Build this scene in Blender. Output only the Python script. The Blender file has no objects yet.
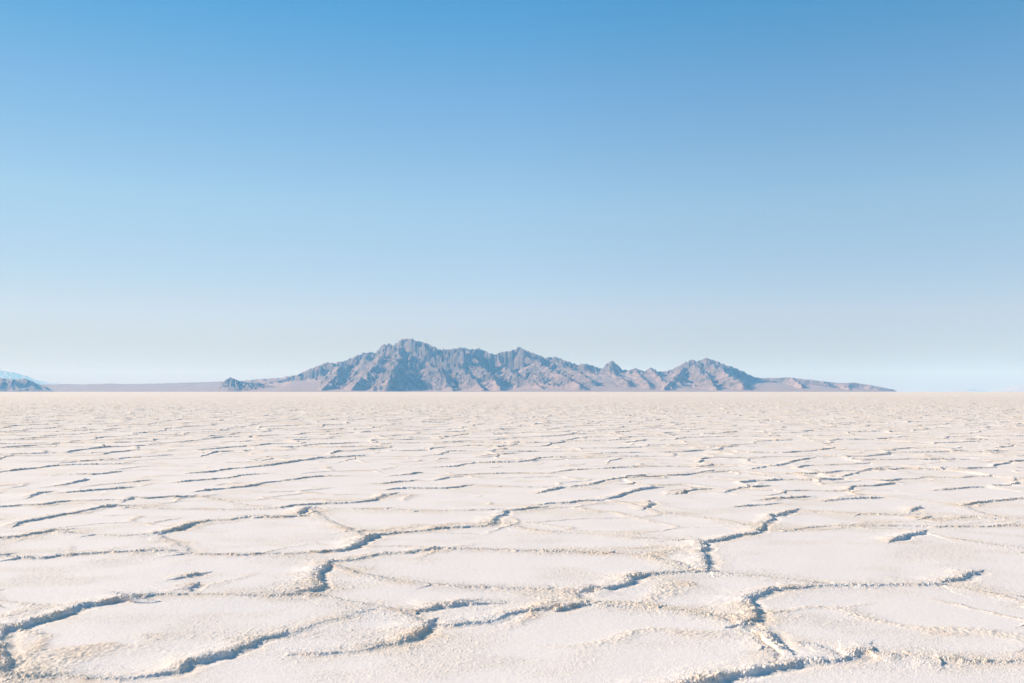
import bpy, math
import numpy as np

SC = bpy.context.scene
COL = SC.collection
F32 = np.float32

# ------------------------------------------------------------------ camera frame
CAM_H = 1.2           # lens height above the salt
FPX = 995.56          # 35 mm lens on a 36 mm wide sensor, 1024 px
CX, HY = 512.0, 391.7  # horizon row in the picture


def ground_pt(u, v, z=0.02):
    d = FPX * (CAM_H - z) / max(v - HY, 0.5)
    return ((u - CX) / FPX * d, d)


# ------------------------------------------------------------------ noise
def _hash(ix, iy, seed):
    h = (ix.astype(np.uint32) * np.uint32(374761393) + iy.astype(np.uint32) * np.uint32(668265263)
         + np.uint32((seed * 2246822519) & 0xFFFFFFFF))
    h = (h ^ (h >> np.uint32(13))) * np.uint32(1274126177)
    h = (h ^ (h >> np.uint32(15))) * np.uint32(2654435761)
    return h ^ (h >> np.uint32(16))


_ANG = np.linspace(0, 2 * np.pi, 256, endpoint=False)
_GX, _GY = np.cos(_ANG).astype(F32), np.sin(_ANG).astype(F32)


def noise(x, y, seed=0):
    """Perlin gradient noise, about -1..1"""
    x0 = np.floor(x); y0 = np.floor(y)
    fx = (x - x0).astype(F32); fy = (y - y0).astype(F32)
    ix = x0.astype(np.int64); iy = y0.astype(np.int64)
    ux = fx * fx * fx * (fx * (fx * 6 - 15) + 10)
    uy = fy * fy * fy * (fy * (fy * 6 - 15) + 10)

    def corner(dx, dy):
        h = (_hash(ix + dx, iy + dy, seed) & np.uint32(255)).astype(np.intp)
        return _GX[h] * (fx - dx) + _GY[h] * (fy - dy)
    a = corner(0, 0); b = corner(1, 0); c = corner(0, 1); d = corner(1, 1)
    a += ux * (b - a)
    c += ux * (d - c)
    return (a + uy * (c - a)) * F32(1.5)


def fbm(x, y, seed=0, oct=4, gain=0.5, lac=2.03):
    s = 0; amp = 1.0; f = 1.0
    for k in range(oct):
        s = s + amp * noise(x * f, y * f, seed + 17 * k)
        amp *= gain; f *= lac
    return s


def ridged(x, y, seed=0, oct=4, gain=0.5, lac=2.07):
    s = 0; amp = 1.0; f = 1.0; tot = 0
    for k in range(oct):
        r = 1 - np.abs(noise(x * f, y * f, seed + 31 * k))
        s = s + amp * r * r; tot += amp
        amp *= gain; f *= lac
    return s / tot


def smooth(a, b, x):
    t = np.clip((x - a) / (b - a), 0, 1)
    return t * t * (3 - 2 * t)


# ------------------------------------------------------------------ mesh helpers
def grid_faces(nr, nc):
    i = np.arange(nr * nc, dtype=np.int32).reshape(nr, nc)
    return np.stack([i[:-1, :-1], i[:-1, 1:], i[1:, 1:], i[1:, :-1]], -1).reshape(-1, 4)


def mesh_object(name, verts, quads, mat, attrs=None, smooth_shade=False, parent=None):
    me = bpy.data.meshes.new(name)
    nv, nf = len(verts), len(quads)
    me.vertices.add(nv)
    me.vertices.foreach_set("co", np.ascontiguousarray(verts, F32).ravel())
    me.loops.add(nf * 4)
    me.loops.foreach_set("vertex_index", np.ascontiguousarray(quads, np.int32).ravel())
    me.polygons.add(nf)
    me.polygons.foreach_set("loop_start", np.arange(0, nf * 4, 4, dtype=np.int32))
    me.polygons.foreach_set("use_smooth", np.full(nf, smooth_shade, dtype=bool))
    for k, a in (attrs or {}).items():
        at = me.attributes.new(k, 'FLOAT', 'POINT')
        at.data.foreach_set("value", np.ascontiguousarray(a, F32).ravel())
    me.update(calc_edges=True)
    me.materials.append(mat)
    o = bpy.data.objects.new(name, me)
    COL.objects.link(o)
    if parent is not None:
        o.parent = parent
    return o


def tag(o, label, cat, kind=None, group=None):
    o["label"] = label
    o["category"] = cat
    if kind: o["kind"] = kind
    if group: o["group"] = group
    return o


# ------------------------------------------------------------------ materials
class Nodes:
    def __init__(self, name):
        self.m = bpy.data.materials.new(name); self.m.use_nodes = True
        self.t = self.m.node_tree; self.t.nodes.clear()
        self.out = self.n('ShaderNodeOutputMaterial')

    def n(self, kind, **kw):
        nd = self.t.nodes.new(kind)
        for k, v in kw.items():
            if k in nd.bl_rna.properties: setattr(nd, k, v)
            else: nd.inputs[k].default_value = v
        return nd

    def l(self, a, b): self.t.links.new(a, b)

    def mix(self, fac, a, b):
        nd = self.n('ShaderNodeMix', data_type='RGBA')
        for sock, v in ((nd.inputs[0], fac), (nd.inputs[6], a), (nd.inputs[7], b)):
            if isinstance(v, bpy.types.NodeSocket): self.l(v, sock)
            elif isinstance(v, (int, float)): sock.default_value = v
            else: sock.default_value = (*v, 1)
        return nd.outputs[2]

    def ramp(self, fac, stops):
        nd = self.n('ShaderNodeValToRGB')
        e = nd.color_ramp.elements
        while len(e) < len(stops): e.new(0.5)
        for el, (p, c) in zip(e, stops):
            el.position = p; el.color = (c, c, c, 1)
        self.l(fac, nd.inputs[0])
        return nd.outputs[0]

    def noise(self, vec, scale, detail=3, rough=0.55):
        nd = self.n('ShaderNodeTexNoise')
        nd.inputs['Scale'].default_value = scale
        nd.inputs['Detail'].default_value = detail
        nd.inputs['Roughness'].default_value = rough
        self.l(vec, nd.inputs['Vector'])
        return nd.outputs[0]


SALT = (0.85, 0.79, 0.77)
CRUST = (0.82, 0.70, 0.585)
RUST = (0.62, 0.44, 0.30)


def salt_material():
    k = Nodes("salt_crust")
    geo = k.n('ShaderNodeNewGeometry').outputs['Position']
    cr = k.n('ShaderNodeAttribute', attribute_name='crust').outputs['Fac']
    ru = k.n('ShaderNodeAttribute', attribute_name='rust').outputs['Fac']
    big = k.ramp(k.noise(geo, 0.7, 4), [(0.35, 0), (0.7, 1)])
    fine = k.ramp(k.noise(geo, 45, 3, 0.7), [(0.35, 0), (0.7, 1)])
    base = k.mix(big, SALT, (0.845, 0.78, 0.75))
    base = k.mix(fine, base, (0.77, 0.71, 0.68))
    wide = k.ramp(k.noise(geo, 0.16, 5, 0.62), [(0.42, 0), (0.68, 1)])
    wide2 = k.ramp(k.noise(geo, 0.012, 4, 0.6), [(0.40, 0.15), (0.65, 0.85)])
    mm = k.n('ShaderNodeMath', operation='MULTIPLY'); k.l(wide, mm.inputs[0]); k.l(wide2, mm.inputs[1])
    base = k.mix(mm.outputs[0], base, (0.83, 0.735, 0.665))
    c2 = k.mix(fine, CRUST, (0.76, 0.63, 0.52))
    spot = k.ramp(k.noise(geo, 62, 2, 0.6), [(0.60, 0), (0.68, 1)])
    c2 = k.mix(spot, c2, (0.55, 0.44, 0.36))
    spot2 = k.ramp(k.noise(geo, 30, 3, 0.7), [(0.62, 0), (0.72, 0.55)])
    base = k.mix(spot2, base, (0.66, 0.60, 0.575))
    col = k.mix(cr, base, c2)
    col = k.mix(ru, col, RUST)
    p = k.n('ShaderNodeBsdfPrincipled')
    k.l(col, p.inputs['Base Color'])
    p.inputs['Roughness'].default_value = 0.85
    p.inputs['Specular IOR Level'].default_value = 0.2
    bump = k.n('ShaderNodeBump')
    bump.inputs['Strength'].default_value = 0.12
    bump.inputs['Distance'].default_value = 0.003
    k.l(k.noise(geo, 110, 3, 0.7), bump.inputs['Height'])
    k.l(bump.outputs[0], p.inputs['Normal'])
    k.l(p.outputs[0], k.out.inputs['Surface'])
    return k.m


def rock_material(name, light, dark, fan):
    k = Nodes(name)
    geo = k.n('ShaderNodeNewGeometry').outputs['Position']
    fa = k.n('ShaderNodeAttribute', attribute_name='fan').outputs['Fac']
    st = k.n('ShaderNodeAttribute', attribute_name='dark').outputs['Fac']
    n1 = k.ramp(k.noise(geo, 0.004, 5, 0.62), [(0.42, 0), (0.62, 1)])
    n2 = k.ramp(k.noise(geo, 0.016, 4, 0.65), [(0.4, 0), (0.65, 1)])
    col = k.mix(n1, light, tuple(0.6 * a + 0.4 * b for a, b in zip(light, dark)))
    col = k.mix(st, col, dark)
    spk = k.mix(n2, fan, tuple(0.8 * a for a in fan))
    col = k.mix(fa, col, spk)
    p = k.n('ShaderNodeBsdfPrincipled')
    k.l(col, p.inputs['Base Color'])
    p.inputs['Roughness'].default_value = 0.95
    p.inputs['Specular IOR Level'].default_value = 0.1
    k.l(p.outputs[0], k.out.inputs['Surface'])
    return k.m


# ------------------------------------------------------------------ salt flat
# pressure ridges of the crust: (strength, [(picture column, picture row), ...]), laid on the ground plane
RIDGES = [
    (1.25, [(-30, 668), (-8, 655), (1, 641), (2, 631), (9, 626), (22, 624.5), (31, 620), (48, 617), (60, 612), (75, 607), (92, 602.5), (115, 599), (130, 596), (142, 597)]),
    (0.55, [(142, 597), (150, 594), (162, 593), (185, 592), (215, 592.5), (255, 592.5), (290, 592), (303, 590)]),
    (0.9, [(2, 640), (6, 650), (8, 659), (10, 667)]),
    (0.6, [(-40, 669), (0, 671), (40, 672), (75, 672), (110, 675), (130, 674), (150, 672), (165, 669), (178, 667)]),
    (1.15, [(178, 667), (190, 661), (205, 656), (215, 652), (228, 651), (235, 648), (248, 640), (260, 635), (275, 632), (286, 630)]),
    (0.3, [(286, 630), (302, 625), (325, 618), (350, 612), (376, 603)]),
    (1.3, [(303, 588), (312, 586.5), (320, 585), (319, 578), (316, 574), (318, 570), (325, 566), (330, 559.5)]),
    (0.8, [(330, 559.5), (345, 559), (355, 556.5), (370, 553.5), (378, 551.5), (395, 551), (410, 550), (425, 548), (440, 546.5)]),
    (0.5, [(440, 546.5), (465, 547), (500, 548), (540, 549.5), (575, 550.5), (610, 551.5), (650, 554), (675, 560), (690, 567)]),
    (0.7, [(690, 567), (699, 569), (710, 569)]),
    (0.42, [(710, 569), (740, 571.5), (770, 574), (800, 577), (832, 581)]),
    (0.7, [(-30, 551), (0, 553), (20, 555.5), (45, 555.5), (60, 553), (75, 552), (95, 551), (110, 549.5), (120, 550), (138, 549), (150, 548.5), (168, 548)]),
    (0.5, [(168, 548), (185, 551), (210, 552), (240, 552), (280, 551), (305, 550.5)]),
    (0.9, [(305, 550.5), (320, 550.5), (330, 549), (345, 548), (354, 546)]),
    (1.35, [(354, 546), (362, 540), (370, 536), (378, 533)]),
    (0.85, [(378, 533), (390, 532), (410, 530), (425, 529), (437, 527), (450, 526), (465, 525.5), (478, 524.5), (485, 523.5)]),
    (1.2, [(485, 523.5), (494, 522.5), (496, 516), (504, 512.5), (506, 509.5)]),
    (0.95, [(506, 509.5), (515, 509), (530, 507), (543, 505.5)]),
    (0.75, [(543, 503), (555, 502), (570, 501.5), (590, 499.5), (600, 499)]),
    (1.1, [(608, 497.5), (619, 494.5), (628, 491), (640, 488), (660, 486)]),
    (0.45, [(310, 505), (320, 512), (330, 519), (345, 525), (358, 530), (368, 535)]),
    (1.25, [(740, 622), (750, 621), (757, 617), (758, 613), (755, 606), (748, 600), (749, 596), (755, 593), (765, 590), (772, 588), (780, 587)]),
    (0.75, [(780, 587), (795, 585), (815, 583), (830, 582.5), (850, 582), (875, 582), (900, 582), (920, 582), (938, 581)]),
    (1.0, [(946, 578.5), (955, 577), (966, 574.5), (972, 571), (976, 569.5)]),
    (0.4, [(938, 581), (960, 584), (985, 588), (1024, 593), (1070, 599)]),
    (0.4, [(588, 602), (610, 603), (640, 605), (660, 606), (690, 609), (720, 614), (740, 622), (755, 631), (768, 642), (775, 652), (774, 663)]),
    (1.2, [(767, 629), (774, 637), (779, 643), (786, 648)]),
    (1.3, [(650, 694), (685, 684), (700, 680), (720, 674), (740, 671.5), (760, 668), (780, 664.5), (800, 660), (815, 659), (826, 658)]),
    (0.8, [(826, 658), (835, 658), (845, 657.5), (854, 656), (858, 652), (870, 648), (885, 649.5), (905, 653)]),
    (0.6, [(905, 653), (940, 656), (960, 657), (985, 658.5), (1010, 658), (1024, 657), (1070, 655)]),
    (0.4, [(795, 638), (815, 642), (835, 648), (850, 654)]),
    (1.1, [(580, 588), (585, 587), (592, 585.5), (600, 587), (610, 585), (618, 583), (628, 581), (632, 576), (640, 573.5), (650, 572)]),
    (0.6, [(650, 572), (660, 571), (670, 570), (685, 569.5), (695, 568)]),
    (0.5, [(300, 650), (340, 648), (355, 647), (370, 645), (378, 641), (395, 640), (405, 637)]),
    (1.25, [(405, 637), (415, 633), (423, 629), (427, 624), (432, 619)]),
    (0.42, [(308, 590), (330, 594), (350, 598), (375, 601), (395, 605), (410, 612), (430, 620)]),
    (0.9, [(406, 606), (413, 608), (425, 607), (433, 605.5), (436, 602.5), (450, 602.5), (465, 601), (480, 600.5)]),
    (0.85, [(440, 622.5), (455, 622), (470, 620.5), (485, 619.5), (495, 616), (505, 613), (517, 609.5), (530, 608.5), (545, 606.5), (552, 604.5), (560, 606), (570, 605.5), (578, 603), (588, 602)]),
    (0.4, [(332, 560), (345, 566), (370, 572), (400, 578), (430, 581), (460, 583), (490, 584), (520, 586), (545, 586), (570, 588), (580, 593), (588, 601)]),
    (0.9, [(185, 574.5), (191, 573), (198, 571.5)]),
    (0.9, [(190, 588), (192, 585), (194.5, 583)]),
    (1.1, [(152, 532), (160, 531.5), (170, 529.5), (180, 528), (187, 524.5), (195, 522), (203, 519.5), (215, 518.5)]),
    (0.8, [(215, 518.5), (230, 517.5), (245, 515.5), (247, 514), (262, 515), (280, 515), (298, 514.5)]),
    (1.15, [(300, 512), (303, 509), (308, 505.5), (318, 506)]),
    (0.5, [(318, 506), (335, 506.5), (360, 507), (385, 507), (420, 509), (450, 509), (480, 508.5), (503, 508)]),
    (0.35, [(152, 532), (165, 536), (178, 540), (186, 545), (192, 551)]),
    (0.4, [(75, 531), (95, 533), (120, 534), (140, 533), (152, 532)]),
    (0.95, [(-25, 538), (0, 536), (12, 535.5), (20, 534.5), (30, 532.5), (40, 531.5), (48, 530), (58, 529), (75, 531)]),
    (1.15, [(16, 523), (20, 521), (30, 519), (45, 516.5), (60, 513.5), (75, 511), (90, 508), (105, 505.5), (118, 505)]),
    (0.45, [(118, 505), (130, 506), (160, 507), (200, 507), (240, 507.5), (270, 507)]),
    (0.85, [(-20, 505), (0, 505), (20, 503.5), (45, 502.5), (65, 499.5), (80, 499), (110, 499), (125, 499.5)]),
    (0.85, [(125, 499.5), (133, 496.5), (145, 497), (165, 496), (180, 495.5), (195, 494.5)]),
    (1.1, [(202, 489.5), (215, 488), (230, 487), (245, 485.5), (255, 484), (265, 481.5), (277, 480.5)]),
    (0.8, [(284, 479.5), (290, 478.5), (310, 476), (325, 475), (345, 475)]),
    (0.4, [(197, 494), (215, 497), (235, 501), (255, 504), (280, 506)]),
    (0.95, [(283, 505), (295, 503.5), (308, 502.5), (325, 502), (345, 501.5), (362, 500.5), (375, 498.5), (380, 496), (396, 492)]),
    (0.8, [(391, 488), (405, 487), (425, 487), (445, 487), (460, 485.5), (470, 484)]),
    (0.5, [(470, 484), (500, 485), (520, 485.5), (545, 486), (580, 486), (600, 487)]),
    (0.95, [(541, 491), (555, 488), (563, 486)]),
    (1.05, [(573, 485), (590, 483.5), (600, 481), (612, 478.5), (630, 475.5), (645, 474)]),
    (1.2, [(30, 495), (40, 491), (47, 490)]),
    (1.0, [(58, 484), (75, 481), (88, 478)]),
    (0.95, [(66, 490.5), (90, 489), (110, 487.5), (128, 486)]),
    (1.0, [(73, 473), (92, 473), (105, 472), (119, 470.5)]),
    (1.2, [(-15, 473), (0, 471), (20, 468.5), (35, 467), (50, 465), (60, 464), (80, 463.5), (105, 463), (123, 462.5)]),
    (1.2, [(195, 472), (212, 471), (222, 469), (240, 467), (265, 465), (285, 462), (305, 459), (320, 457), (345, 456), (363, 454.5)]),
    (0.9, [(118, 481.5), (130, 480.5), (145, 479)]),
    (0.95, [(180, 480.5), (205, 478.5), (228, 477), (240, 474.5), (262, 473)]),
    (0.9, [(62, 461.5), (95, 459), (118, 458), (125, 457), (150, 455.5), (172, 454)]),
    (1.05, [(393, 474.5), (410, 473), (419, 471.5)]),
    (0.7, [(378, 482), (400, 480.5), (414, 479.5)]),
    (0.95, [(438, 478.5), (450, 476), (461, 475.5)]),
    (0.8, [(450, 474), (480, 472.5), (498, 472), (520, 471.5), (550, 472)]),
    (1.0, [(430, 466), (455, 465.5), (465, 463), (475, 462), (500, 461.5), (520, 461), (530, 459.5)]),
    (1.1, [(530, 460), (540, 457), (555, 456.5), (582, 456)]),
    (0.9, [(556, 470.5), (572, 468.5), (590, 468), (615, 467), (640, 466)]),
    (0.9, [(480, 455), (498, 453.5), (518, 452)]),
    (1.25, [(697, 538), (702, 541), (705, 546), (703, 552), (708, 558), (706, 566)]),
    (0.9, [(702, 541), (712, 540), (724, 537.5), (735, 535), (748, 532.5), (758, 531)]),
    (1.25, [(758, 531), (760, 527), (763, 523), (769, 520.5), (773, 514.5), (785, 512), (796, 508)]),
    (0.45, [(800, 508), (830, 510), (860, 512), (880, 512.5), (900, 512.5), (915, 512)]),
    (0.45, [(506, 522), (530, 527), (560, 530), (600, 532), (640, 536), (680, 538), (697, 538)]),
    (0.9, [(742, 504.5), (760, 503.5), (777, 502)]),
    (0.85, [(763, 498.5), (790, 496.5), (808, 495)]),
    (0.9, [(828, 499), (845, 497.5), (878, 496)]),
    (1.0, [(644, 506.5), (652, 503), (650, 500)]),
    (0.42, [(610, 498), (640, 504), (660, 510), (700, 515), (730, 519), (758, 525)]),
    (0.6, [(880, 524), (910, 524), (935, 525), (960, 525), (985, 525), (1005, 524), (1024, 524), (1060, 525)]),
    (0.45, [(790, 529), (815, 525), (845, 524), (880, 524)]),
    (1.25, [(894, 539), (905, 535.5), (915, 532.5), (924, 530)]),
    (0.42, [(924, 530), (945, 535), (970, 539), (1000, 544), (1024, 546), (1070, 551)]),
    (0.8, [(913, 509), (920, 505)]),
    (0.8, [(921, 517), (928, 515)]),
    (0.4, [(928, 516.5), (960, 516.5), (975, 515), (995, 516), (1024, 517), (1060, 518)]),
    (0.9, [(962, 503.5), (975, 501.5), (990, 500), (1005, 499), (1020, 497.5), (1045, 496)]),
    (0.42, [(860, 492), (920, 498), (962, 503.5), (975, 508), (984, 511), (1000, 515)]),
    (1.0, [(678, 492), (695, 488), (706, 487.5)]),
    (1.0, [(727, 490), (740, 486), (766, 484.5)]),
    (1.0, [(755, 467), (785, 463), (795, 460), (814, 457)]),
    (0.9, [(843, 475), (855, 472), (870, 468), (885, 466)]),
    (0.9, [(940, 489), (965, 487), (980, 486)]),
    (0.9, [(690, 472), (730, 470), (760, 474), (800, 478), (840, 480)]),
]
MAX_PARTS = 99


def build_salt(mat):
    # rows of the sheet by distance, columns by a fan that widens with it
    rows = [-36000, -20000, -5000, -1000, -200, -50, -15, -6, -2, 0, 1, 1.7, 2.2]
    d = 2.6
    while d < 320:
        rows.append(d)
        d += 0.0068 * max(1.0, d / 6.0) ** 1.42
    while d < 36000:
        rows.append(d); d *= 1.02
    rows.append(36000.0)
    D = np.array(rows)
    core = np.linspace(-0.60, 0.60, 1500)
    ext = np.array([0.606, 0.615, 0.63, 0.66, 0.7, 0.78, 0.9, 1.2, 2, 5, 20])
    T = np.concatenate([-ext[::-1], core, ext])
    W = np.sqrt((D + 1.5) ** 2 + 4.0)
    X = (T[None, :] * W[:, None])
    nr, nc = X.shape
    X = np.clip(X, -36000, 36000)
    Y = np.broadcast_to(D[:, None], X.shape).copy()
    fade = (smooth(0.66, 0.60, np.abs(T))[None, :] * (smooth(2.0, 2.7, D) * smooth(320, 200, D))[:, None]).astype(F32)
    step = np.gradient(D)[:, None]
    cell = np.maximum(step, (W * (core[1] - core[0]))[:, None]).astype(F32)   # mesh resolution per row

    act = np.where((D > 2.1) & (D < 330))[0]
    r0, r1 = act[0], act[-1] + 1
    x = X[r0:r1].astype(np.float64); y = Y[r0:r1].astype(np.float64)
    cel = cell[r0:r1]
    # small wander of every line on the crust
    wx = (x + 0.030 * noise(x / 0.16, y / 0.16, 3) + 0.010 * noise(x / 0.045, y / 0.045, 4)).astype(F32)
    wy = (y + 0.030 * noise(x / 0.16, y / 0.16, 5) + 0.010 * noise(x / 0.045, y / 0.045, 6)).astype(F32)
    dist = np.full(x.shape, 9.0, F32)     # to the nearest ridge
    wdist = np.full(x.shape, 9.0, F32)    # same, weighted by strength, to choose the height
    stren = np.zeros(x.shape, F32)
    rid = np.full(x.shape, -1, np.int16)
    side = np.ones(x.shape, F32)          # +1 on the sheltered right-hand side of a ridge, -1 on the sunward side
    Dy = D[r0:r1]; Wr = W[r0:r1]
    R = 0.42
    for k, (s, pts) in enumerate(RIDGES):
        P = [ground_pt(*p) for p in pts]
        n = len(P) - 1
        for j in range(n):
            (ax, ay), (bx, by) = P[j], P[j + 1]
            i0 = np.searchsorted(Dy, min(ay, by) - R); i1 = np.searchsorted(Dy, max(ay, by) + R)
            if i1 <= i0: continue
            lo, hi = min(ax, bx) - R, max(ax, bx) + R
            ts = [lo / Wr[i0], lo / Wr[i1 - 1], hi / Wr[i0], hi / Wr[i1 - 1]]
            c0 = np.searchsorted(T, min(ts)); c1 = np.searchsorted(T, max(ts))
            if c1 <= c0: continue
            sx = wx[i0:i1, c0:c1]; sy = wy[i0:i1, c0:c1]
            ex, ey = bx - ax, by - ay
            L2 = ex * ex + ey * ey + 1e-9
            t = np.clip(((sx - ax) * ex + (sy - ay) * ey) / L2, 0, 1)
            dd = np.hypot(sx - ax - t * ex, sy - ay - t * ey).astype(F32)
            sg = 1.0 if 0.35 * ex + ey >= 0 else -1.0
            sd_ = np.where((ey * (sx - ax) - ex * (sy - ay)) * sg > 0, 1, -1).astype(F32)
            # taper at both ends of a whole ridge
            a = (j + t) / n
            tp = np.clip(np.minimum(a, 1 - a) * 6 + 0.6, 0, 1)
            ss = (s * tp).astype(F32)
            sub = dist[i0:i1, c0:c1]; near = dd < sub
            sub[near] = dd[near]
            wd = dd / (ss + 0.15); subw = wdist[i0:i1, c0:c1]; m = wd < subw
            subw[m] = wd[m]
            stren[i0:i1, c0:c1][m] = ss[m]
            rid[i0:i1, c0:c1][m] = k
            side[i0:i1, c0:c1][m] = sd_[m]

    # the same polygons further out and to the sides, as an irregular cell pattern
    u = CX + FPX * x / y; v = HY + FPX * CAM_H / y
    out = np.clip(smooth(472, 446, v) + smooth(500, 540, np.abs(u - CX)) + smooth(684, 700, v) + smooth(604, 640, u) * smooth(500, 488, v), 0, 1).astype(F32)
    sel = out > 0.01
    px = x[sel] ; py = y[sel]
    cs = 1.55
    qx = (px + 0.55 * noise(px / 1.7, py / 1.7, 21) + 0.10 * noise(px / 0.4, py / 0.4, 22)) / cs
    qy = (py + 0.55 * noise(px / 1.7, py / 1.7, 23) + 0.10 * noise(px / 0.4, py / 0.4, 24)) / cs
    ix = np.floor(qx).astype(np.int64); iy = np.floor(qy).astype(np.int64)
    f1 = np.full(px.shape, 9.0, F32); f2 = f1.copy(); s1 = f1 * 0; s2 = f1 * 0
    for dx in (-1, 0, 1):
        for dy in (-1, 0, 1):
            h = _hash(ix + dx, iy + dy, 77)
            jx = (h & np.uint32(0xFFFF)).astype(F32) / 65535; jy = (h >> np.uint32(16)).astype(F32) / 65535
            gx_ = (ix + dx + 0.1 + 0.8 * jx).astype(F32); gy_ = (iy + dy + 0.1 + 0.8 * jy).astype(F32)
            q = np.hypot(gx_ - qx, gy_ - qy).astype(F32)
            ori = gx_ - 0.2 * gy_
            a_ = q < f1; b_ = ~a_ & (q < f2)
            f2 = np.where(a_, f1, np.where(b_, q, f2)); s2 = np.where(a_, s1, np.where(b_, ori, s2))
            f1 = np.where(a_, q, f1); s1 = np.where(a_, ori, s1)
    vd = (f2 - f1) * cs * 0.55
    vs = np.clip(1.05 + 0.7 * noise(px / 1.6, py / 1.6, 29), 0.4, 1.6).astype(F32)
    o = out[sel]
    vs *= o
    vd = vd / np.maximum(o, 0.05)
    dside = side[sel]; dsel = dist[sel]; ssel = stren[sel]; rsel = rid[sel]; wsel = wdist[sel]
    m = vd / (vs + 0.15) < wsel
    dsel[vd < dsel] = vd[vd < dsel]
    dside[m] = np.where(s1 > s2, 1, -1)[m]; ssel[m] = vs[m]; rsel[m] = -1; wsel[m] = (vd / (vs + 0.15))[m]
    side[sel] = dside; dist[sel] = dsel; stren[sel] = ssel; rid[sel] = rsel; wdist[sel] = wsel
    hd = wdist * (stren + 0.15)           # distance to the chosen ridge

    # a second, much lower net of crust seams inside the big polygons
    qx = (x + 0.35 * noise(x / 0.9, y / 0.9, 81) + 0.06 * noise(x / 0.2, y / 0.2, 82)) / 0.95
    qy = (y + 0.35 * noise(x / 0.9, y / 0.9, 83) + 0.06 * noise(x / 0.2, y / 0.2, 84)) / 0.95
    ix = np.floor(qx).astype(np.int64); iy = np.floor(qy).astype(np.int64)
    f1 = np.full(x.shape, 9.0, F32); f2 = f1.copy()
    for dx in (-1, 0, 1):
        for dy in (-1, 0, 1):
            h = _hash(ix + dx, iy + dy, 177)
            q = np.hypot(ix + dx + (h & np.uint32(0xFFFF)).astype(F32) / 65535 - qx, iy + dy + (h >> np.uint32(16)).astype(F32) / 65535 - qy).astype(F32)
            f2 = np.where(q < f1, f1, np.minimum(f2, q)); f1 = np.minimum(f1, q)
    d2 = (f2 - f1) * 0.5
    s2nd = smooth(-0.15, 0.4, noise(x / 1.6, y / 1.2, 85)).astype(F32)
    seam = s2nd * np.exp(-(d2 / np.maximum(0.045, 1.2 * cel)) ** 2)

    # ---- heights
    along = np.clip(0.80 + 0.75 * noise(x / 0.5, y / 0.5, 41) + 0.35 * noise(x / 0.09, y / 0.09, 42), 0.12, 1.6).astype(F32)
    wr = (0.013 + 0.005 * noise(x / 0.12, y / 0.12, 43)).astype(F32)
    wl = (0.15 + 0.04 * noise(x / 0.2, y / 0.2, 44)).astype(F32)
    w = np.maximum(np.where(side > 0, wr, wl), 0.62 * cel)
    grit0 = ((_hash(np.floor(x / 0.0052).astype(np.int64), np.floor(y / 0.0062).astype(np.int64), 50) & np.uint32(1023)).astype(F32) / 511.5 - 1)
    grit1 = noise(x / 0.019, y / 0.019, 51) * np.clip(0.019 / (2.2 * cel), 0.3, 1)
    grit2 = noise(x / 0.036, y / 0.036, 52) * np.clip(0.036 / (2.2 * cel), 0.2, 1)
    grit3 = noise(x / 0.075, y / 0.075, 53)
    crest = stren * along * np.exp(-(hd / w) ** 2)
    z = 0.0102 * crest * (1 - 0.12 * smooth(8, 12, y)) * (1 + np.clip(cel / 0.10, 0, 2.2))
    z += 0.006 * np.minimum(stren, 1) * np.exp(-(hd / 0.11) ** 2) * np.where(side > 0, 0.15, 1)
    z -= 0.004 * np.where(side > 0, 1, 0) * stren * np.exp(-((hd - 0.05) / 0.025) ** 2)
    z += seam * (0.004 + 0.006 * smooth(7, 14, y) + 0.0035 * np.maximum(grit2, 0) + 0.0025 * grit1 + 0.002 * grit3)
    z += crest * np.where(side > 0, 1, np.exp(-hd / 0.03)) * (0.0048 * grit2 + 0.005 * grit1 + 0.0035 * grit3 + 0.0035 * grit0)
    patch = smooth(-0.05, 0.6, fbm(x / 0.9, y / 0.6, 61, 3))         # rougher popcorn patches
    halo = np.exp(-(dist / 0.19) ** 2)
    rough = np.clip(0.58 * halo * (0.6 + 0.6 * noise(x / 0.5, y / 0.5, 62)) + 0.30 * patch, 0, 1).astype(F32)
    z += rough * (0.010 * np.maximum(grit1 - 0.32, 0) + 0.009 * np.maximum(grit2 - 0.35, 0) + 0.0011 * grit0 + 0.0015 * grit3)
    z += 0.00035 * grit0 + 0.0003 * grit2 + 0.003 * noise(x / 0.45, y / 0.45, 63) + 0.008 * noise(x / 2.3, y / 2.3, 64)
    Z = np.zeros(X.shape, F32)
    Z[r0:r1] = z
    Z *= fade
    # ---- colour of the crust: cream crystals along ridges and in patches
    cr = np.zeros(X.shape, F32); ru = np.zeros(X.shape, F32)
    hal2 = np.exp(-(dist / 0.13) ** 2)
    c = np.clip(hal2 * (0.52 + 0.5 * noise(x / 0.3, y / 0.3, 71) + 0.5 * grit2) + 0.40 * patch + 0.25 * grit2 * rough + 0.7 * seam, 0, 1)
    far = np.clip(cel / 0.05, 0, 1)
    cr[r0:r1] = c * (1 - 0.3 * far) + 0.3 * far * 0.8
    cr[r1:] = 0.6
    ru[r0:r1] = 0.55 * np.clip(smooth(0.15, 0.6, noise(x / 0.42, y / 0.3, 72)) * np.exp(-(dist / 0.06) ** 2) * (0.5 + grit3) + 0.5 * seam * smooth(0.0, 0.5, noise(x / 0.6, y / 0.4, 73)), 0, 1)

    verts = np.stack([X, Y, Z], -1).reshape(-1, 3)
    quads = grid_faces(nr, nc)
    # every traced ridge becomes a part of the flat: its faces leave the sheet, sharing the same border
    full = np.full(X.shape, -1, np.int16)
    full[r0:r1] = np.where(hd < np.maximum(0.062, 1.1 * cel), rid, -1)
    fid = full.reshape(-1)[quads].max(1)
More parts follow.
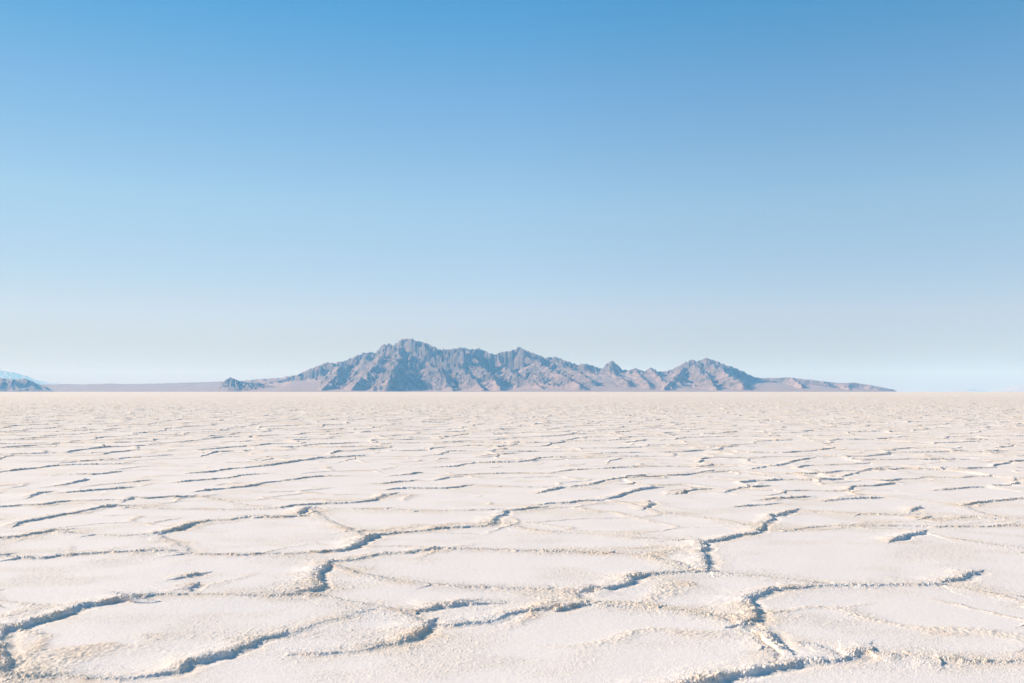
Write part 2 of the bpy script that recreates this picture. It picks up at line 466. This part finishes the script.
    for k in range(len(RIDGES)):
        if k >= MAX_PARTS: fid[fid == k] = -1

    def sub(ids):
        q = quads[ids]
        used, inv = np.unique(q, return_inverse=True)
        return verts[used], inv.reshape(-1, 4), {'crust': cr.reshape(-1)[used], 'rust': ru.reshape(-1)[used]}
    v0, q0, a0 = sub(fid < 0)
    flat = mesh_object("salt_flat", v0, q0, mat, a0)
    tag(flat, "white salt flat crossed by low raised polygon ridges, reaching the horizon", "salt flat", "structure")
    order = np.argsort(fid, kind='stable'); fs = fid[order]
    for k in range(min(len(RIDGES), MAX_PARTS)):
        a, b = np.searchsorted(fs, k), np.searchsorted(fs, k, side='right')
        if b - a < 4: continue
        v1, q1, a1 = sub(order[a:b])
        mesh_object("salt_ridge", v1, q1, mat, a1, parent=flat)
    return flat


# ------------------------------------------------------------------ mountains
def skyline(pts, us):
    p = np.array(pts, float)
    return np.interp(us, p[:, 0], p[:, 1])


def build_range(name, sky, dist, mat, du=0.5, front=1700., back=1400., nd=150, seed=0, spur=0.5,
                fan_h=None, fan_len=900., crest_wob=300., skew=0.8, spur_w=330., jag=1.0, spurs=()):
    us = np.arange(sky[0][0], sky[-1][0] + du, du)
    vs = skyline(sky, us)
    tx = (us - CX) / FPX
    yc = dist + crest_wob * noise(us / 70, us * 0 + 3.3, seed + 1)
    vs = vs + np.clip((HY - vs) / 30, 0, 1) * (1.0 * noise(us / 3.7, us * 0 + 0.7, seed + 2) + 0.8 * noise(us / 1.7, us * 0 + 0.2, seed + 3))
    H = np.maximum(HY - vs, 0) / FPX * yc
    D = np.concatenate([np.linspace(dist - front - fan_len, dist - front, nd // 6, endpoint=False),
                        np.linspace(dist - front, dist + back, nd)])
    Y = np.broadcast_to(D[:, None], (len(D), len(us)))
    X = tx[None, :] * Y
    Hs = np.convolve(np.pad(H, 30, mode='edge'), np.hanning(61) / np.hanning(61).sum(), 'valid')
    dy = Y - yc[None, :]
    Lf = 350 + (front - 350) * np.clip(Hs / (Hs.max() + 1e-6), 0.12, 1) ** 0.7
    L = np.where(dy < 0, Lf[None, :], back)
    t = np.clip(np.abs(dy) / L, 0, 1)
    prof = (1 - t) ** 1.25
    # spurs: run from the crest down towards the flat, slanting to the right
    sx = X + skew * dy + 0 * Y
    wxp = sx + 130 * fbm(X / 420, Y / 420, seed + 5, 3)
    wyp = Y + 130 * fbm(X / 420, Y / 420, seed + 9, 3)
    r1 = ridged(wxp / spur_w, wyp / (spur_w * 2.6), seed + 11, 2)
    r2 = ridged((X + 0.35 * dy + 60 * noise(X / 200, Y / 200, seed + 15)) / 150, Y / 260, seed + 13, 3)
    r3 = ridged(X / 62, Y / 80, seed + 14, 2)
    body = 4 * t * (1 - t)
    amp = spur * (0.25 + 0.85 * np.sqrt(body)) * prof
    Z = Hs[None, :] * (prof + amp * (r1 - 0.62) * 2.4 + jag * 0.42 * np.sqrt(prof) * (r2 - 0.5) * (0.5 + body) + jag * 0.10 * prof * (r3 - 0.5))
    if spurs:
        rough_ = 70 * fbm(X / 170, Y / 170, seed + 60, 4) + 40 * ridged(X / 90, Y / 120, seed + 61, 2)
        Z = Z * 0.86
        for path in spurs:
            P = [((uu - CX) / FPX * (dist - f_ * (front + 0.6 * fan_len)), dist - f_ * (front + 0.6 * fan_len), (HY - vv) / FPX * (dist - f_ * (front + 0.6 * fan_len))) for uu, vv, f_ in path]
            for (ax, ay, az), (bx_, by, bz) in zip(P[:-1], P[1:]):
                ex, ey = bx_ - ax, by - ay
                tt = np.clip(((X - ax) * ex + (Y - ay) * ey) / (ex * ex + ey * ey), 0, 1)
                dd = np.hypot(X - ax - tt * ex, Y - ay - tt * ey)
                Z = np.maximum(Z, az + tt * (bz - az) - 0.62 * np.maximum(dd + 0.8 * rough_ * np.clip(dd / 120, 0.2, 1), 0) - 0.12 * rough_)
    # gullies and outcrops on every face
    live = np.clip(Z / 90, 0, 1) * np.clip((Y - (dist - front - 0.6 * fan_len)) / 400, 0, 1)
    g1 = ridged((X + 0.7 * dy + 90 * noise(X / 260, Y / 260, seed + 70)) / 215, (Y - 0.2 * X) / 520, seed + 71, 4, 0.5)
    g2 = ridged((X - 0.5 * dy + 40 * noise(X / 110, Y / 110, seed + 72)) / 62, Y / 170, seed + 73, 4, 0.62)
    sz = np.clip(Hs / 500, 0.15, 1)[None, :] * jag
    Z = Z + live * sz * (120 * (g1 - 0.6) + 36 * (g2 - 0.6))
    # the outline against the sky follows the photograph: scale each bearing, mostly near its top
    Z = np.maximum(Z, 0)
    ang = (Z / Y).max(0)
    want = np.maximum(HY - vs, 0) / FPX
    sc = want / np.maximum(ang, 1e-7)
    scs = np.convolve(np.pad(sc, 40, mode='edge'), np.hanning(81) / np.hanning(81).sum(), 'valid')
    Z = Z * scs[None, :]
    def sm(q, n): return np.convolve(np.pad(q, n, mode='edge'), np.hanning(2 * n + 1) / np.hanning(2 * n + 1).sum(), 'valid')
    for n, pw in ((16, 4), (16, 4), (10, 6), (6, 9), (4, 12), (3, 16), (2, 24), (1, 30)):
        rel = np.clip(Z / Y / np.maximum((Z / Y).max(0), 1e-9)[None, :], 0, 1)
        q = want / np.maximum((Z / Y).max(0), 1e-7)
        if n: q = sm(q, n)
        Z = Z * (1 + (q - 1)[None, :] * rel ** pw)
    fan = np.zeros_like(Z)
    if fan_h is not None:
        fh = skyline(fan_h, us)[None, :] / FPX * dist
        ft = np.clip((Y - (dist - front - fan_len)) / (fan_len + 0.75 * front), 0, 1)
        zf = fh * ft ** 1.3 * (1 + 0.15 * noise(X / 300, Y / 900, seed + 40)) - 0.10 * fh * ridged(X / 210, Y / 1100, seed + 41, 2) * ft
        zf = np.where(dy < 0, zf, 0)
        fan = smooth(-12, 10, zf - Z)
        Z = np.maximum(Z, zf)
    Z = Z + CAM_H * np.clip(Z / 20, 0, 1)
    edge = np.zeros_like(Z); edge[0] = 1; edge[-1] = 1; edge[:, 0] = 1; edge[:, -1] = 1
    Z = np.where(edge > 0, -3, np.where(Z < 0.6, -1.5, Z))
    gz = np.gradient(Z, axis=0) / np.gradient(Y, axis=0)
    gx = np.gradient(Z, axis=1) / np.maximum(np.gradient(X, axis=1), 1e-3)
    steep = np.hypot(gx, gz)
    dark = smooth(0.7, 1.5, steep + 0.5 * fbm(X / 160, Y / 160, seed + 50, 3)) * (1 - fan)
    verts = np.stack([X, Y, Z], -1).reshape(-1, 3)
    return mesh_object(name, verts, grid_faces(*Z.shape), mat, {'fan': fan, 'dark': dark}, smooth_shade=True)


MAIN = [(240, 391.6), (250, 388.5), (258, 385.5), (268, 381.8), (276, 379.5), (284, 377.2), (296.5, 375), (303, 372), (309, 369.4), (316, 366.5), (324, 363), (333, 362.6), (342, 361.4), (348, 360), (355, 356.7),
        (362.5, 352.9), (369, 352.2), (375, 352.9), (379, 348.5), (383, 344.7), (389, 343.5), (393, 345), (397, 341.8), (400.6, 339.6), (407, 337.9),
        (411, 338.8), (416, 340.7), (420, 341.2), (423.5, 342.7), (431, 345.2), (438.7, 349), (446, 349.8), (454, 348.8), (464, 347.3), (467, 348.2), (470.5, 349.8),
        (479, 348.3), (484, 350.4), (488, 352.3), (496, 354.9), (502, 351.6), (511, 350.8), (515, 348.6), (520, 347), (526, 350.3), (534, 353.4), (544, 357.2), (554, 356.7),
        (564.4, 360), (571, 362.6), (578, 365), (584, 363.6), (590, 364.3), (598.7, 368), (602.5, 368.6), (606, 363.8), (612.7, 361.2), (617.8, 365.5),
        (622.8, 369.9), (629, 370), (634, 368), (639, 369.4), (644.4, 371.9), (649.5, 368), (653.8, 368), (657, 371.4), (664.7, 371.4), (676, 367.6),
        (684, 363), (691.5, 359.9), (696.7, 361.6), (701, 359.5), (706, 357.8), (716, 361.3), (728.6, 365.4), (741, 370.5), (754, 376.8), (761.6, 378), (775, 378),
        (792, 377.3), (802, 378.9), (822.5, 381.1), (840, 383.2), (848, 382.8), (855.5, 382.7), (870.8, 385.2), (883.5, 387.5), (893.6, 389.6), (897, 391.6)]
FAN = [(240, 0.5), (268, 7), (290, 11), (320, 12), (345, 11), (380, 7), (450, 6), (500, 9), (540, 17), (600, 19), (640, 17), (700, 12), (760, 9), (820, 5), (897, 0)]

far_rock = rock_material("far_desert_rock", (0.40, 0.22, 0.17), (0.38, 0.21, 0.165), (0.40, 0.22, 0.17))
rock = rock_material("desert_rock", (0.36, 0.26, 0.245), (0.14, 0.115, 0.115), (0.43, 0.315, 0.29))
tag(build_range("mountain_range", MAIN, 11300., rock, seed=100, spur=0.75, fan_h=FAN, nd=240, front=2000., spurs=[
    [(407, 338.5, 0), (424, 356, .3), (440, 372, .65), (453, 389, 1)], [(400, 343, .05), (397, 362, .5), (388, 380, 1)],
    [(383, 346, 0), (378, 358, .35), (366, 373, .75), (352, 386, 1)], [(342, 362.5, 0), (334, 376, .6), (322, 388, 1)],
    [(440, 350, 0), (458, 364, .35), (470, 376, .7), (484, 388, 1)], [(464, 348.5, 0), (479, 361, .35), (492, 375, .75), (500, 387, 1)],
    [(498, 353.5, 0), (507, 366, .35), (524, 377, .7), (546, 389, 1)], [(520, 348.5, 0), (540, 362, .35), (558, 371, .65), (580, 384, 1)],
    [(554, 357.5, 0), (572, 368, .4), (592, 378, .8)], [(606, 364.5, 0), (616, 374, .4), (628, 382, .8)], [(634, 369, 0), (642, 377, .5), (650, 384, .9)],
    [(649.5, 369, 0), (662, 379, .5), (672, 387, .95)], [(691.5, 361, 0), (702, 373, .45), (716, 386, .95)], [(684, 364, 0), (676, 376, .5), (664, 387, 1)],
    [(706, 359, 0), (724, 370, .4), (744, 384, .9)], [(792, 378, 0), (802, 385, .6)], [(840, 383.7, 0), (850, 388, .6)]]),
    "rugged bare rock mountain range with several jagged peaks rising beyond the salt flat", "mountain range", "structure")

SLOPE = [(-260, 386), (-120, 384), (0, 384.8), (46, 384.6), (66, 384.1), (102, 384.6), (152, 383.6), (203, 382.2), (240, 380.8), (262, 379), (280, 378), (300, 379), (320, 391.6)]
tag(build_range("alluvial_slope", SLOPE, 12600., rock, du=1.0, seed=200, front=1500., back=900., nd=60, spur=0.12, jag=0.25, crest_wob=60.,
                fan_h=[(-260, 5), (0, 6.5), (200, 8), (280, 10), (320, 0)], fan_len=600.),
    "long low mauve slope stretching left from the foot of the mountain range", "slope", "structure")
CONE = [(217, 391.6), (221, 384), (224, 381), (228, 378.4), (230.6, 377.2), (233, 378.3), (238, 380.4), (245, 382), (252, 382.6), (258, 382.2), (264, 384), (272, 386), (282, 388), (290, 391.6)]
tag(build_range("rocky_knoll", CONE, 9900., rock, du=0.5, seed=300, front=420., back=350., nd=60, spur=0.5, crest_wob=40., fan_len=60., spur_w=110.),
    "small dark pointed rocky knoll at the left foot of the mountain range", "knoll", "structure")
LEFT = [(-170, 391), (-120, 380), (-70, 376), (-30, 378), (0, 378.3), (10, 379), (20, 379), (25, 378.5), (31, 380.8), (35.5, 382.9), (41, 385), (47, 387), (54, 391.6)]
tag(build_range("dark_hill", LEFT, 10600., rock, du=0.7, seed=400, front=500., back=500., nd=60, spur=0.45, crest_wob=50., fan_len=80., spur_w=160.),
    "low dark hill at the left end of the skyline, before a paler hill", "hill", "structure")
FARL = [(-260, 388), (-160, 377), (-80, 372), (-30, 369.5), (0, 370.9), (10, 371.4), (23, 375.2), (38, 380.3), (51, 382.9), (67, 384), (90, 386.5), (120, 391.6)]
tag(build_range("distant_hill", FARL, 33000., far_rock, du=1.0, seed=500, front=2500., back=1500., nd=60, spur=0.12, jag=0.2, crest_wob=200., fan_len=300., spur_w=700.),
    "pale blue hazy hill far behind the dark hill at left", "hill", "structure")
FARR = [(952, 391.6), (960, 390.2), (970, 388.4), (976, 389.6), (980, 390.4), (988, 391.6)]
tag(build_range("distant_hill", FARR, 33500., far_rock, du=0.7, seed=600, front=1500., back=1500., nd=40, spur=0.12, jag=0.2, crest_wob=200., fan_len=200., spur_w=700.),
    "tiny faint hill almost lost in haze on the right horizon", "hill", "structure")
FARR2 = [(992, 391.6), (998, 390), (1006.6, 388.3), (1015, 385.8), (1024, 384.8), (1050, 381), (1090, 379), (1150, 383), (1210, 391.6)]
tag(build_range("distant_hill", FARR2, 33500., far_rock, du=1.0, seed=700, front=2500., back=1500., nd=50, spur=0.12, jag=0.2, crest_wob=200., fan_len=300., spur_w=800.),
    "faint pale blue hill at the right edge of the horizon", "hill", "structure")

build_salt(salt_material())

# ------------------------------------------------------------------ air
bx = 37500.0
z0, z1 = -4.5, 760.0
hv = [(sx * bx, sy * bx, z) for z in (z0, z1) for sy in (-1, 1) for sx in (-1, 1)]
hq = [(0, 2, 3, 1), (4, 5, 7, 6), (0, 1, 5, 4), (2, 6, 7, 3), (0, 4, 6, 2), (1, 3, 7, 5)]
hm = bpy.data.materials.new("desert_air"); hm.use_nodes = True
ht = hm.node_tree; ht.nodes.clear()
ho = ht.nodes.new('ShaderNodeOutputMaterial'); hp = ht.nodes.new('ShaderNodeVolumePrincipled')
hp.inputs['Color'].default_value = (0.18, 0.47, 0.87, 1)
hp.inputs['Absorption Color'].default_value = (1, 1, 1, 1)   # clear air: it scatters blue most and absorbs nothing
hp.inputs['Density'].default_value = 6.2e-5
hp.inputs['Anisotropy'].default_value = 0.0
ht.links.new(hp.outputs[0], ho.inputs['Volume'])
haze = mesh_object("haze", np.array(hv), np.array(hq), hm)
tag(haze, "thin pale blue desert haze over the flat and mountains", "haze", "stuff")

# ------------------------------------------------------------------ light
SUN_EL, SUN_AZ = math.radians(25), math.radians(-71)      # azimuth from +Y (view direction), clockwise; negative = left
w = bpy.data.worlds.new("World"); SC.world = w; w.use_nodes = True
nt = w.node_tree; nt.nodes.clear()
sky = nt.nodes.new('ShaderNodeTexSky'); sky.sky_type = 'NISHITA'; sky.sun_disc = False
sky.sun_elevation = SUN_EL; sky.sun_rotation = SUN_AZ
sky.altitude = 1300; sky.air_density = 1.0; sky.dust_density = 0.15; sky.ozone_density = 4.0
bg = nt.nodes.new('ShaderNodeBackground'); bg.inputs[1].default_value = 0.122
wo = nt.nodes.new('ShaderNodeOutputWorld')
tc = nt.nodes.new('ShaderNodeTexCoord'); sp = nt.nodes.new('ShaderNodeSeparateXYZ')
tint = nt.nodes.new('ShaderNodeValToRGB'); mul = nt.nodes.new('ShaderNodeMix'); mul.data_type = 'RGBA'; mul.blend_type = 'MULTIPLY'
mul.inputs[0].default_value = 1.0
stops = [(0.0, (0.40, 0.20, 0.15)), (0.03, (0.58, 0.44, 0.41)), (0.075, (0.86, 0.63, 0.59)), (0.185, (1.0, 0.89, 0.745)), (0.28, (0.76, 0.89, 0.83)), (0.36, (0.43, 0.87, 0.88))]
el = tint.color_ramp.elements
while len(el) < len(stops): el.new(0.5)
for e, (p, c) in zip(el, stops):
    e.position = p; e.color = (*c, 1)
nt.links.new(tc.outputs['Generated'], sp.inputs[0]); nt.links.new(sp.outputs['Z'], tint.inputs[0])
nt.links.new(sky.outputs[0], mul.inputs[6]); nt.links.new(tint.outputs[0], mul.inputs[7])
# the air towards the sun is a little duskier than the clear-air model has it
xm = nt.nodes.new('ShaderNodeMath'); xm.operation = 'MULTIPLY_ADD'; xm.inputs[1].default_value = 0.5; xm.inputs[2].default_value = 0.5
t2 = nt.nodes.new('ShaderNodeValToRGB'); mul2 = nt.nodes.new('ShaderNodeMix'); mul2.data_type = 'RGBA'; mul2.blend_type = 'MULTIPLY'
mul2.inputs[0].default_value = 1.0
stops = [(0.25, (0.79, 0.79, 0.76)), (0.38, (0.91, 0.91, 0.89)), (0.5, (1, 1, 1)), (1.0, (1, 1, 1))]
el = t2.color_ramp.elements
while len(el) < len(stops): el.new(0.5)
for e, (p, c) in zip(el, stops):
    e.position = p; e.color = (*c, 1)
nt.links.new(sp.outputs['X'], xm.inputs[0]); nt.links.new(xm.outputs[0], t2.inputs[0])
nt.links.new(mul.outputs[2], mul2.inputs[6]); nt.links.new(t2.outputs[0], mul2.inputs[7])
nt.links.new(mul2.outputs[2], bg.inputs[0]); nt.links.new(bg.outputs[0], wo.inputs[0])

sl = bpy.data.lights.new("sun", 'SUN'); sl.energy = 4.8; sl.angle = math.radians(0.53); sl.color = (1.0, 0.87, 0.71)
so = bpy.data.objects.new("sun", sl); COL.objects.link(so)
# lamp shines along its -Z: aim -Z away from the sun's direction
import mathutils
sd = mathutils.Vector((math.sin(SUN_AZ) * math.cos(SUN_EL), math.cos(SUN_AZ) * math.cos(SUN_EL), math.sin(SUN_EL)))
so.rotation_euler = sd.to_track_quat('Z', 'Y').to_euler()

# ------------------------------------------------------------------ camera and view
cam = bpy.data.cameras.new("camera"); cam.lens = 35; cam.sensor_width = 36
cam.shift_y = (HY - 341.5) / 1024
cam.clip_start = 0.1; cam.clip_end = 200000
co = bpy.data.objects.new("camera", cam); COL.objects.link(co)
co.location = (0, 0, CAM_H); co.rotation_euler = (math.radians(90), 0, 0)
cam.dof.use_dof = True; cam.dof.focus_distance = 13.0; cam.dof.aperture_fstop = 4.5
SC.camera = co
vs_ = SC.view_settings
vs_.view_transform = 'Standard'; vs_.look = 'None'; vs_.gamma = 1; vs_.use_curve_mapping = False
vs_.exposure = 0.67
SC.render.film_transparent = False
SC.cycles.use_denoising = True
SC.cycles.volume_bounces = 1
SC.cycles.max_bounces = 6
